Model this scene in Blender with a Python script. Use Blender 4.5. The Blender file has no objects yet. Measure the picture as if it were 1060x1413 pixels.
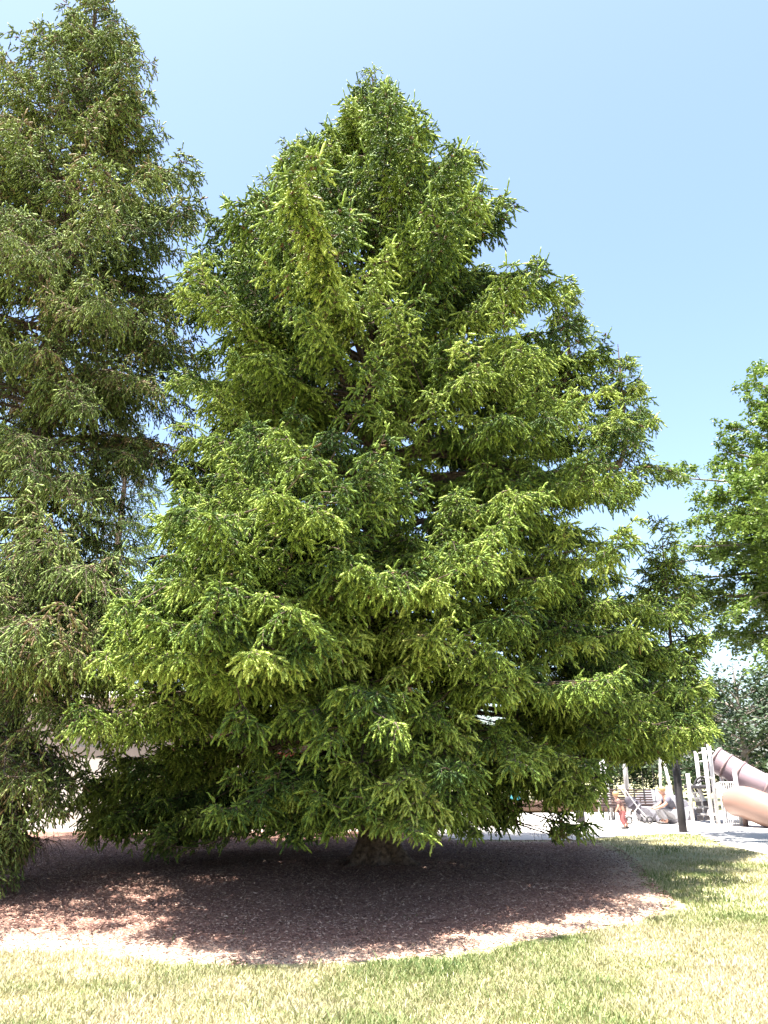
import bpy, math
import numpy as np
from mathutils import Vector
C = bpy.context.scene.collection
rng = np.random.default_rng(11)
R = math.radians
# ------------------------------------------------------------------ camera maths (photo 1060x1413)
F, PITCH, EYE = 1087.0, R(18.25), 1.6
def sm(a, b, x):
    t = np.clip((np.asarray(x, float)-a)/(b-a), 0, 1); return t*t*(3-2*t)
def gh(x, y):
    x = np.asarray(x, float); y = np.asarray(y, float)
    return 0.2*sm(6.5, 12, y) + 0.012*np.sin(x*1.3+.5)*np.cos(y*1.1)*(1-sm(17, 19, y))
def ray(x, y):
    u = (x-530)/F; v = (706.5-y)/F
    return np.array([u, math.cos(PITCH)-v*math.sin(PITCH), math.sin(PITCH)+v*math.cos(PITCH)])
def at(x, y, Y):
    d = ray(x, y); return np.array([d[0]/d[1]*Y, Y, EYE+d[2]/d[1]*Y])
def gp(x, y):
    d = ray(x, y); t = -EYE/d[2]
    for _ in range(40):
        t = (float(gh(d[0]*t, d[1]*t))-EYE)/d[2]
    return np.array([d[0]*t, d[1]*t])
# ------------------------------------------------------------------ object helpers
def tag(o, label=None, cat=None, group=None, kind=None):
    if label: o['label'] = label
    if cat: o['category'] = cat
    if group: o['group'] = group
    if kind: o['kind'] = kind
    return o
def empty(name, loc, label, cat, group=None):
    o = bpy.data.objects.new(name, None); C.objects.link(o); o.location = loc
    o.empty_display_size = .2
    return tag(o, label, cat, group)
def link(name, me, parent=None, loc=None, smooth=False):
    o = bpy.data.objects.new(name, me); C.objects.link(o)
    if loc is not None: o.location = loc
    if parent: o.parent = parent
    if smooth: me.polygons.foreach_set('use_smooth', np.ones(len(me.polygons), bool))
    return o
def npmesh(name, V, faces, mat, tone=None, k=3):
    """faces: (n,k) int array"""
    me = bpy.data.meshes.new(name)
    V = np.ascontiguousarray(V, np.float32); Fa = np.ascontiguousarray(faces, np.int32)
    me.vertices.add(len(V)); me.vertices.foreach_set('co', V.ravel())
    n = len(Fa); me.loops.add(n*k); me.loops.foreach_set('vertex_index', Fa.ravel())
    me.polygons.add(n); me.polygons.foreach_set('loop_start', np.arange(0, n*k, k, dtype=np.int32))
    me.update(calc_edges=True)
    if tone is not None:
        a = me.attributes.new('tone', 'FLOAT', 'FACE'); a.data.foreach_set('value', np.ascontiguousarray(tone, np.float32))
    me.materials.append(mat)
    return me
class MB:
    def __init__(s): s.v = []; s.f = []
    def add(s, vs, fs):
        n = len(s.v); s.v += [tuple(float(c) for c in v) for v in vs]; s.f += [tuple(i+n for i in f) for f in fs]; return s
    def box(s, c, d, rz=0, b=0.0, rx=0):
        c = np.array(c, float); hx, hy, hz = np.array(d)/2.0
        b = min(b, hx*.45, hy*.45, hz*.45)
        if b <= 0:
            vs = [(x*hx, y*hy, z*hz) for x in (-1, 1) for y in (-1, 1) for z in (-1, 1)]
            fs = [(0, 1, 3, 2), (4, 6, 7, 5), (0, 4, 5, 1), (2, 3, 7, 6), (0, 2, 6, 4), (1, 5, 7, 3)]
        else:
            import itertools
            vs = []; idx = {}
            for ax in range(3):
                for sx, sy, sz in itertools.product((-1, 1), repeat=3):
                    h = [hx-b, hy-b, hz-b]; h[ax] += b
                    idx[(ax, sx, sy, sz)] = len(vs); vs.append((sx*h[0], sy*h[1], sz*h[2]))
            fs = []
            P = [(-1, -1), (1, -1), (1, 1), (-1, 1)]
            for ax in range(3):
                for sg in (-1, 1):
                    q = []
                    for (a, c2) in P:
                        t = [a, c2]; t.insert(ax, sg); q.append(idx[(ax, *t)])
                    fs.append(tuple(q if sg > 0 else q[::-1]))
            for ax in range(3):
                o1, o2 = [a for a in range(3) if a != ax]
                for s1 in (-1, 1):
                    for s2 in (-1, 1):
                        def key(face, e):
                            t = [0, 0, 0]; t[ax] = e; t[o1] = s1; t[o2] = s2; return idx[(face, *t)]
                        fs.append((key(o1, -1), key(o1, 1), key(o2, 1), key(o2, -1)))
            for sx, sy, sz in itertools.product((-1, 1), repeat=3):
                fs.append(tuple(idx[(a, sx, sy, sz)] for a in range(3)))
        ca, sa = math.cos(rz), math.sin(rz); cb, sb = math.cos(rx), math.sin(rx)
        out = []
        for x, y, z in vs:
            y, z = y*cb-z*sb, y*sb+z*cb
            out.append((c[0]+x*ca-y*sa, c[1]+x*sa+y*ca, c[2]+z))
        return s.add(out, fs)
    def tube(s, pts, r, n=10, cap=True):
        pts = [np.array(p, float) for p in pts]; m = len(pts)
        rr = [r]*m if np.isscalar(r) else list(r)
        ref = None; rings = []
        for i in range(m):
            t = pts[min(i+1, m-1)]-pts[max(i-1, 0)]; t /= (np.linalg.norm(t)+1e-9)
            if ref is None:
                ref = np.array([0, 0, 1.]) if abs(t[2]) < .9 else np.array([1., 0, 0])
            a = np.cross(t, ref); a /= (np.linalg.norm(a)+1e-9); b = np.cross(a, t); ref = b
            rings.append([pts[i]+rr[i]*(math.cos(2*math.pi*k/n)*a+math.sin(2*math.pi*k/n)*b) for k in range(n)])
        vs = [v for q in rings for v in q]; fs = []
        for i in range(m-1):
            for k in range(n):
                fs.append((i*n+k, i*n+(k+1) % n, (i+1)*n+(k+1) % n, (i+1)*n+k))
        if cap: fs += [tuple(range(n))[::-1], tuple((m-1)*n+k for k in range(n))]
        return s.add(vs, fs)
    def build(s, name, mat, parent=None, smooth=False, loc=None):
        me = bpy.data.meshes.new(name); me.from_pydata(s.v, [], s.f); me.validate(); me.update()
        import bmesh
        bm = bmesh.new(); bm.from_mesh(me); bmesh.ops.recalc_face_normals(bm, faces=bm.faces); bm.to_mesh(me); bm.free()
        me.materials.append(mat); return link(name, me, parent, loc, smooth)
# ------------------------------------------------------------------ materials
def mat(name, col=(.5, .5, .5), rough=.7, metal=0., noise=None, bump=0., bscale=30., spec=.5):
    m = bpy.data.materials.new(name); m.use_nodes = True; nt = m.node_tree; N = nt.nodes; L = nt.links
    b = N['Principled BSDF']; b.inputs['Base Color'].default_value = (*col, 1)
    b.inputs['Roughness'].default_value = rough; b.inputs['Metallic'].default_value = metal
    b.inputs['Specular IOR Level'].default_value = spec
    tc = N.new('ShaderNodeTexCoord')
    if noise:
        sc, c2, amt = noise
        n1 = N.new('ShaderNodeTexNoise'); n1.inputs['Scale'].default_value = sc; n1.inputs['Detail'].default_value = 6
        L.new(tc.outputs['Object'], n1.inputs['Vector'])
        rp = N.new('ShaderNodeValToRGB'); rp.color_ramp.elements[0].position = .5-amt; rp.color_ramp.elements[1].position = .5+amt
        rp.color_ramp.elements[0].color = (*col, 1); rp.color_ramp.elements[1].color = (*c2, 1)
        L.new(n1.outputs['Fac'], rp.inputs['Fac']); L.new(rp.outputs['Color'], b.inputs['Base Color'])
    if bump:
        n2 = N.new('ShaderNodeTexNoise'); n2.inputs['Scale'].default_value = bscale; n2.inputs['Detail'].default_value = 8
        L.new(tc.outputs['Object'], n2.inputs['Vector'])
        bp = N.new('ShaderNodeBump'); bp.inputs['Strength'].default_value = bump; bp.inputs['Distance'].default_value = .03
        L.new(n2.outputs['Fac'], bp.inputs['Height']); L.new(bp.outputs['Normal'], b.inputs['Normal'])
    return m
def tonemat(name, stops, rough=.55, trans=.0, patch=None, spec=.4):
    """colour from the per-face attribute 'tone' through a ramp; patch = (scale, amount) slow tone drift"""
    m = bpy.data.materials.new(name); m.use_nodes = True; nt = m.node_tree; N = nt.nodes; L = nt.links
    b = N['Principled BSDF']; b.inputs['Roughness'].default_value = rough; b.inputs['Specular IOR Level'].default_value = spec
    at_ = N.new('ShaderNodeAttribute'); at_.attribute_name = 'tone'
    fac = at_.outputs['Fac']
    if patch:
        tc = N.new('ShaderNodeTexCoord'); n1 = N.new('ShaderNodeTexNoise'); n1.inputs['Scale'].default_value = patch[0]; n1.inputs['Detail'].default_value = 3
        L.new(tc.outputs['Object'], n1.inputs['Vector'])
        ma = N.new('ShaderNodeMath'); ma.operation = 'MULTIPLY_ADD'; ma.inputs[1].default_value = patch[1]
        L.new(n1.outputs['Fac'], ma.inputs[0]); mb = N.new('ShaderNodeMath'); mb.operation = 'SUBTRACT'; mb.inputs[1].default_value = patch[1]*.5
        L.new(fac, mb.inputs[0]); L.new(mb.outputs[0], ma.inputs[2]); fac = ma.outputs[0]
    rp = N.new('ShaderNodeValToRGB'); e = rp.color_ramp.elements
    e[0].position = stops[0][0]; e[0].color = (*stops[0][1], 1); e[1].position = stops[-1][0]; e[1].color = (*stops[-1][1], 1)
    for p, c in stops[1:-1]:
        x = e.new(p); x.color = (*c, 1)
    L.new(fac, rp.inputs['Fac']); L.new(rp.outputs['Color'], b.inputs['Base Color'])
    if trans:
        t = N.new('ShaderNodeBsdfTranslucent'); L.new(rp.outputs['Color'], t.inputs['Color'])
        mx = N.new('ShaderNodeMixShader'); mx.inputs['Fac'].default_value = trans
        L.new(b.outputs[0], mx.inputs[1]); L.new(t.outputs[0], mx.inputs[2]); L.new(mx.outputs[0], N['Material Output'].inputs['Surface'])
    return m
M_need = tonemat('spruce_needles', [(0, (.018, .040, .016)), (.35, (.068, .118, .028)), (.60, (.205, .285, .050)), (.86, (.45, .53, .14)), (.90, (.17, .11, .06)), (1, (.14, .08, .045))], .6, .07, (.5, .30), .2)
M_need2 = tonemat('old_spruce_needles', [(0, (.03, .055, .022)), (.35, (.10, .145, .042)), (.68, (.27, .34, .10)), (.78, (.20, .15, .08)), (1, (.15, .09, .055))], .65, .07, (.6, .3), .2)
M_bark = mat('spruce_bark', (.05, .032, .024), .95, noise=(16, (.17, .12, .09), .16), bump=1.5, bscale=30)
M_leaf = tonemat('broad_leaves', [(0, (.035, .075, .018)), (.5, (.12, .19, .03)), (1, (.30, .38, .08))], .45, .3, (.6, .3))
M_leaf2 = tonemat('far_leaves', [(0, (.014, .03, .012)), (.5, (.03, .055, .02)), (1, (.07, .11, .035))], .6, .15, (.3, .3))
M_bark2 = mat('grey_bark', (.16, .13, .11), .9, noise=(7, (.28, .24, .2), .2), bump=.8, bscale=20)
# ------------------------------------------------------------------ twig levels (vectorised)
UP = np.array([0, 0, 1.])
def nrm(a): return a/(np.linalg.norm(a, axis=-1, keepdims=True)+1e-9)
class Tw:
    """curves: P(t)=P+D*L*t + z*(c2 t^2 + c4 t^4)"""
    def __init__(s, P, D, L, c2, c4=None, wgt=None):
        s.P, s.D, s.L, s.c2 = P, D, L, c2; s.c4 = np.zeros(len(L)) if c4 is None else c4
    def pos(s, i, t):
        q = s.P[i]+s.D[i]*(s.L[i]*t)[:, None]; q[:, 2] += s.c2[i]*t**2+s.c4[i]*t**4; return q
    def tan(s, i, t):
        q = s.D[i]*s.L[i][:, None]; q[:, 2] += 2*s.c2[i]*t+4*s.c4[i]*t**3; return nrm(q)
    def n(s): return len(s.L)
def cat(a, b):
    f = lambda k: np.concatenate([getattr(a, k), getattr(b, k)])
    return Tw(f('P'), f('D'), f('L'), f('c2'), f('c4'))
def spawn(T, spacing, tmin, ang, lenf, sag, jit=.15, lift=0., both=True):
    cnt = np.maximum(1, np.ceil(T.L*(1-tmin)/spacing)).astype(int)
    i = np.repeat(np.arange(T.n()), cnt)
    k = np.arange(len(i))-np.repeat(np.cumsum(cnt)-cnt, cnt)
    t = tmin+(1-tmin)*(k+rng.random(len(i)))/cnt[i]
    tg = T.tan(i, t); side = np.where(k % 2 == 0, 1., -1.)
    S = nrm(np.cross(tg, UP)+rng.normal(0, .12, (len(i), 3)))
    a = R(ang)*(1+rng.normal(0, .18, len(i)))
    D = tg*np.cos(a)[:, None]+S*(side*np.sin(a))[:, None]+rng.normal(0, jit, (len(i), 3)); D[:, 2] += lift
    D = nrm(D); L = lenf(T.L[i], t)*(1+rng.normal(0, .2, len(i))).clip(.4, 1.6)
    sg = sag(L) if callable(sag) else sag*L
    return Tw(T.pos(i, t), D, L, -sg*(.7+.6*rng.random(len(i)))), i, t
def ribbons(T, r0, r1, nseg=4, ns=3):
    """tapered 3-sided tubes along the curves -> V, F"""
    n = T.n(); i = np.repeat(np.arange(n), nseg+1); t = np.tile(np.linspace(0, 1, nseg+1), n)
    P = T.pos(i, t); tg = T.tan(i, t); a = nrm(np.cross(tg, UP+.01)); b = np.cross(a, tg)
    r = (r0[i]+(r1-r0[i])*t)[:, None]
    V = np.stack([P+r*(math.cos(2*math.pi*q/ns)*a+math.sin(2*math.pi*q/ns)*b) for q in range(ns)], 1).reshape(-1, 3)
    base = (np.arange(n)[:, None]*(nseg+1)+np.arange(nseg)[None]).ravel()*ns
    Fs = []
    for q in range(ns):
        q2 = (q+1) % ns
        Fs.append(np.stack([base+q, base+q2, base+ns+q2], 1)); Fs.append(np.stack([base+q, base+ns+q2, base+ns+q], 1))
    return V, np.concatenate(Fs)
def sprig_template(nn, seed, core=.125, nl=.34, nw=.15):
    """unit-length shoot along x; y,z are fractions of the length"""
    r = np.random.default_rng(seed); V = []; Fc = []
    for x, rr in ((.03, core*.55), (.75, core)):
        for k in range(3):
            a = 2*math.pi*k/3+x; V.append((x, rr*math.cos(a), rr*math.sin(a)))
    V.append((1.0, 0, 0))
    for k in range(3):
        j = (k+1) % 3; Fc += [(k, j, 3+j), (k, 3+j, 3+k), (3+k, 3+j, 6)]
    for q in range(nn):
        a = q*2.4+r.uniform(-.3, .3); x = .05+.85*q/nn; c, s = math.cos(a), math.sin(a)
        n0 = len(V); l = nl*(1.-.35*x)*r.uniform(.8, 1.2)
        V += [(x, -s*nw*.5, c*nw*.5), (x+nw*.3, s*nw*.5, -c*nw*.5), (x+l*.75, c*l*.75, s*l*.75)]
        Fc.append((n0, n0+1, n0+2))
    return np.array(V), np.array(Fc)
TEMPL = {k: [sprig_template(k, s) for s in range(4)] for k in (12, 8, 5)}
def sprigs(P, D, L, W, tone, kind):
    """place shoots: returns V, F, tone"""
    D = nrm(D); A = nrm(np.cross(D, rng.normal(0, 1, D.shape))); B = np.cross(D, A)
    Vs, Fs, Ts = [], [], []; off = 0
    for q in range(4):
        s = np.arange(q, len(L), 4)
        tv, tf = TEMPL[kind][q]
        X = (tv[None, :, 0, None]*L[s, None, None])*D[s, None]+(tv[None, :, 1, None]*W[s, None, None])*A[s, None]+(tv[None, :, 2, None]*W[s, None, None])*B[s, None]+P[s, None]
        Vs.append(X.reshape(-1, 3).astype(np.float32)); m = len(tv)
        Fs.append((tf[None]+(np.arange(len(s))*m)[:, None, None]).reshape(-1, 3)+off); off += len(s)*m
        Ts.append(np.repeat(tone[s], len(tf)))
    return np.concatenate(Vs), np.concatenate(Fs), np.concatenate(Ts)
def merge(parts):
    V, Fa, T, off = [], [], [], 0
    for p in parts:
        V.append(p[0]); Fa.append(p[1]+off); off += len(p[0])
        if len(p) > 2: T.append(p[2])
    return np.concatenate(V), np.concatenate(Fa), (np.concatenate(T) if T else None)
# ------------------------------------------------------------------ spruce
def limb_set(axis, z0, z1, rad, dens, drop, tipup, az0=0, bare=.0, azr=None, rnd=.13, zlim=None):
    """axis: function z->(x,y); rad(az,z)->radius; dens(z)->limbs per whorl; returns Tw"""
    P, D, L, c2, c4 = [], [], [], [], []
    z = z0; ph = az0
    while z < z1:
        f = (z-z0)/(z1-z0); n = int(round(dens(f))); ph += 1.1
        for k in range(n):
            az = ph+2*math.pi*(k+rng.uniform(-.3, .3))/n
            if azr is not None and not azr(az): continue
            zz = z+rng.uniform(-.3, .3)
            r = rad(az, zz-drop(f)*.5)*(1+rng.normal(0, rnd))
            if r < .15: continue
            if rng.random() < bare: continue
            x, y = axis(zz)
            kd, ku = rng.uniform(.7, 1.3), rng.uniform(.4, 1.5); mul = 1+rng.normal(0, rnd)-(.32*rng.random() if rng.random() < .45 else 0)
            if zlim is not None:
                for _ in range(5): r = .5*r+.5*rad(az, min(zz-drop(f)*r*kd, zlim))*mul
            dr = -drop(f)*r*kd   # vertical offset of tip, in units of radius
            if zlim is not None: dr = min(dr, zlim-zz)
            up = tipup(f)*r*ku
            if r < .12: continue
            # z(t)= a t + c2 t^2 + c4 t^4 ; a = initial slope
            a0 = .12*r*rng.uniform(.3, 1.6) if f < .55 else .35*r*rng.uniform(.6, 1.4)
            cc4 = up; cc2 = dr-a0-cc4
            d = np.array([math.cos(az)*r, math.sin(az)*r, a0]); l = np.linalg.norm(d)
            P.append((x, y, zz)); D.append(d/l); L.append(l); c2.append(cc2); c4.append(cc4)
        z += .46-.16*f
    return Tw(np.array(P), np.array(D), np.array(L), np.array(c2), np.array(c4))
def spruce(limbs, s2=.13, s3=.10, s4=.048, kind=12, tmin=.3, sag2=.25, sag3=.55, l2=1.15, l3=.36, sl=.092, tonebase=.42, brown=.03, wid=1.0, hang=.35, subsp=.42, zcut=.6, sub_keep=.8, env=None, bot=None, tl=1.45, subl=.36):
    inside = (lambda T: np.ones(T.n(), bool)) if env is None else (lambda T: env(T.pos(np.arange(T.n()), np.ones(T.n()))))
    if env is not None:
        for _ in range(14):
            bad = ~inside(limbs); limbs.L[bad] *= .93; limbs.c2[bad] *= .93; limbs.c4[bad] *= .93
    main = limbs
    sub, _, _ = spawn(limbs, subsp, .38, 36, lambda L, t: subl*L*(1.15-t)+.15, .12, .10)
    sub.D[:, 2] += rng.normal(.05, .22, sub.n()); sub.D = nrm(sub.D)
    q = (rng.random(sub.n()) < sub_keep) & inside(sub); sub = Tw(sub.P[q], sub.D[q], sub.L[q], sub.c2[q]*rng.uniform(.2, 1.8, q.sum()), (.10+.38*rng.random(q.sum()))*sub.L[q]); limbs = cat(limbs, sub)
    btone = np.zeros(limbs.n())+rng.normal(0, .115, limbs.n())
    T2, i2, t2 = spawn(limbs, s2, tmin, 56, lambda L, t: np.minimum(.42*L, l2)*(1.08-t)**.8*(.55+.5*np.minimum(1, (t-tmin+.1)*3))+.10, sag2, .10)
    q = inside(T2); T2 = Tw(T2.P[q], T2.D[q], T2.L[q], T2.c2[q]); i2 = i2[q]
    T3, i3, t3 = spawn(T2, s3, .10, 48, lambda L, t: l3*(1.1-.75*t)*np.minimum(1, L/.5+.35), sag3, .18)
    T3b, i3b, _ = spawn(limbs, s3*.7, .6, 50, lambda L, t: np.minimum(l3, .3*L)*(1.15-.8*t), sag3*.8, .2)
    q = inside(T3); T3 = Tw(T3.P[q], T3.D[q], T3.L[q], T3.c2[q]); i3 = i3[q]
    T3 = cat(T3, T3b); bt2 = btone[i2]; bt3 = np.concatenate([bt2[i3], btone[i3b]]); bt = {3: bt3, 2: bt2, 1: btone}
    parts = []
    def shoots(T, sp, tm, ang, ln, dn, tb, lv):
        S, i, t = spawn(T, sp, tm, ang, lambda L, t: ln*(1.1-.35*t), 0., .16)
        D = S.D.copy(); D[:, 2] -= dn*rng.uniform(0, 2, len(t))
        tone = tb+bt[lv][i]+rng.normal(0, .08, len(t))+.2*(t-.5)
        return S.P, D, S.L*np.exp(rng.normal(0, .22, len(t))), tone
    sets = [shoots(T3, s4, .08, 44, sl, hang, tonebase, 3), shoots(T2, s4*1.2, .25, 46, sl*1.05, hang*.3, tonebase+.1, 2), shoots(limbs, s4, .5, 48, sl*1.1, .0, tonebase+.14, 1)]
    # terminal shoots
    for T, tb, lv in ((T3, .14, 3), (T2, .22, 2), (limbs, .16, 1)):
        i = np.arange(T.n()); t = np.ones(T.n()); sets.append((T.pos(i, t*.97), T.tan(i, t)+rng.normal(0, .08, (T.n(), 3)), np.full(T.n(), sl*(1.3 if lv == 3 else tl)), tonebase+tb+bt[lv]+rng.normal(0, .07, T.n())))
    P = np.concatenate([s[0] for s in sets]); D = np.concatenate([s[1] for s in sets]); L = np.concatenate([s[2] for s in sets]); tn = np.concatenate([s[3] for s in sets])
    keep = P[:, 2] > gh(P[:, 0], P[:, 1])+zcut*np.where((P[:, 1] > 12) | (P[:, 0] > 2), .35, 1.)*(1+.25*np.sin(P[:, 0]*3)*np.cos(P[:, 1]*2.3))
    if bot is not None: px, py = proj(P[:, 0], P[:, 1], P[:, 2]); keep &= py < np.interp(px, *bot)+10*np.sin(px*.11)+6*np.sin(px*.31)+rng.normal(0, 4, len(px))
    P, D, L, tn = P[keep], D[keep], L[keep], tn[keep].clip(.02, .84 if brown >= 0 else 1)
    br = (rng.random(len(L)) < brown) & (L < sl*1.15); tn[br] = .94+.05*rng.random(br.sum())
    W = np.full(len(L), sl)*wid*(.85+.3*rng.random(len(L)))
    fol = sprigs(P, D, L, W, tn, kind)
    wood = [ribbons(main, .008+.0095*main.L, .003, 8, 5), ribbons(sub, .006+.007*sub.L, .004, 5, 3), ribbons(T2, np.full(T2.n(), .009), .003, 3, 3), ribbons(T3, np.full(T3.n(), .0045), .002, 2, 3)]
    return fol, wood, len(L)
def tube_np(pts, rr, n=14):
    b = MB(); b.tube(pts, rr, n); V = np.array(b.v); Fq = [f for f in b.f if len(f) == 4]
    Ft = []
    for q in Fq: Ft += [(q[0], q[1], q[2]), (q[0], q[2], q[3])]
    return V, np.array(Ft)
def make_tree(name, label, group, base, fols, woods, trunk, mneed, mbark):
    root = empty(name, base, label, 'tree', group)
    off = np.array(base, float)
    V, Fa, T = merge(fols); o = link('crown', npmesh('crown', V-off, Fa, mneed, T), root)
    V, Fa, _ = merge(woods+trunk); o = link('trunk', npmesh('trunk', V-off, Fa, mbark), root, smooth=True)
    return root
def interp(tab, col):
    zs = [r[0] for r in tab]; vs = [r[col] for r in tab]
    return lambda z: float(np.interp(z, zs, vs))
# --- the big spruce: silhouettes traced as left / right / front reach by height
TX, TY = -.12, 13.6
k = TY
sil = [(110, 508, 522), (135, 488, 556), (165, 466, 596), (205, 400, 645), (250, 362, 695), (300, 285, 738), (350, 262, 752), (400, 242, 808), (460, 235, 870), (530, 236, 892), (600, 242, 910),
       (680, 225, 890), (760, 205, 884), (800, 190, 890), (850, 165, 945), (930, 120, 965), (1000, 105, 988), (1060, 90, 935), (1110, 80, 868), (1150, 100, 842), (1190, 150, 800)]
tab = []
for y, xl, xr in sil:
    a = at(xl, y, TY); b = at(xr, y, TY); tab.append((a[2], (TX-.1-a[0]), (b[0]-TX+.1)))
tab = sorted(tab); rl, rr_ = interp(tab, 1), interp(tab, 2)
ZT = at(515, 108, TY)[2]
SY = [r[0] for r in sil]; SL = [r[1] for r in sil]; SR = [r[2] for r in sil]
BX_ = [0, 150, 200, 260, 300, 360, 430, 470, 500, 560, 680, 715, 745, 762, 825, 838, 870, 950, 1000]
BY_ = [1155, 1165, 1188, 1178, 1164, 1156, 1164, 1146, 1138, 1156, 1154, 1132, 1105, 1155, 1160, 1080, 1058, 1040, 1008]
def proj(x, y, z):
    zc = y*math.cos(PITCH)+(z-EYE)*math.sin(PITCH); vc = (z-EYE)*math.cos(PITCH)-y*math.sin(PITCH)
    return 530+F*x/zc, 706.5-F*vc/zc
def outside(x, y, z, tol=0.):
    px, py = proj(x, y, z)
    return np.maximum(np.interp(py, SY, SL)-px, px-np.interp(py, SY, SR)) > tol
def rad_main(az, z):
    r = rad_raw(az, z)
    for _ in range(40):
        if not outside(TX+math.cos(az)*r, TY+math.sin(az)*r, z+.05, 2+12*math.sin(az*7+z*5)): break
        r *= .94
    return r
def env_main(P):
    px, py = proj(P[:, 0], P[:, 1], P[:, 2])
    return ~outside(P[:, 0], P[:, 1], P[:, 2], 3.+14*np.sin(P[:, 2]*6.+P[:, 0]*4)*np.sin(P[:, 2]*2.1+1)) & (py < np.interp(px, BX_, BY_)+4) & (P[:, 2] > .35)
def rad_raw(az, z):
    c, s = math.cos(az), math.sin(az)
    f = .5*(rl(z)+rr_(z)); fr = f*(1.0+.10*math.exp(-((az % (2*math.pi)-4.35)/.5)**2))
    fr = min(fr*1.04, 6.1)+.9*math.exp(-((z-4.2)/1.6)**2)*math.exp(-((az % (2*math.pi)-4.45)/.6)**2)
    return ((rl(z) if c < 0 else rr_(z))*.95*c*c+(fr if s < 0 else f*1.1)*s*s)
ax_main = lambda z: (TX-.008*z, TY)
drop = lambda f: np.interp(f, [0, .12, .3, .55, .8, 1], [.20, .22, .15, .0, -.25, -.6])
tipu = lambda f: np.interp(f, [0, .3, 1], [.14, .20, .18])
near = limb_set(ax_main, 2.2, 8.2, rad_main, lambda f: 8.0-.5*f, lambda f: np.interp(f, [0, .3, 1], [.17, .14, .02]), tipu, rnd=.10, zlim=ZT)
top = limb_set(ax_main, 8.2, ZT-.35, rad_main, lambda f: 10.2-4.*f, lambda f: np.interp(f, [0, .5, 1], [.02, -.2, -.7]), tipu, az0=.5, rnd=.13, zlim=ZT)
front = lambda az: math.sin(az) < .35
fill = limb_set(ax_main, 5.2, 13.0, lambda az, z: rad_main(az, z)*.66, lambda f: 4.6-.6*f, lambda f: np.interp(f, [0, .5, 1], [.15, .0, -.3]), tipu, az0=.9, rnd=.12, zlim=ZT, azr=front)
def leader(x, y, z0, z1, r0, n=4.6, pw=.8):
    return limb_set(lambda z: (x+.03*(z-z0), y), z0, z1, lambda az, z: max(.16, r0*(max(0, (z1-z)/(z1-z0)))**pw+.12), lambda f: n, lambda f: np.interp(f, [0, .5, 1], [.1, -.1, -.8]), tipu, rnd=.15)
lob = at(930, 900, 14.6)
ex1 = leader(lob[0]-.1, 14.6, 1.9, at(925, 742, 14.6)[2], 1.0, 7)        # upswept limb with its own leader at the right
e2 = at(792, 395, 14.0); ex2 = leader(e2[0]-.25, 14.0, e2[2]-2.3, e2[2]-.2, .5)
e3 = at(880, 475, 13.9); ex3 = leader(e3[0]-.45, 13.9, e3[2]-2.4, e3[2]-.2, .5)
e4 = at(650, 215, 13.6); ex4 = leader(e4[0]-.2, 13.5, e4[2]-1.6, e4[2]-.1, .35)
e5 = at(392, 205, 13.6); ex5 = leader(e5[0]+.15, 13.4, e5[2]-1.6, e5[2]-.1, .35)
e6 = at(335, 672, 9.9); ex6 = leader(e6[0]+.1, 10.0, e6[2]-1.0, e6[2], .8, 5)
def fix(px, py, Y, z0, up=.5):
    """one limb from the trunk to a chosen tip"""
    e = at(px, py, Y); x, y = ax_main(z0); d = np.array([e[0]-x, e[1]-y, .2]); l = np.linalg.norm(d)
    u = up; return (np.array([[x, y, z0]]), np.array([d/l]), np.array([l]), np.array([e[2]-z0-.2-u]), np.array([u]))
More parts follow.
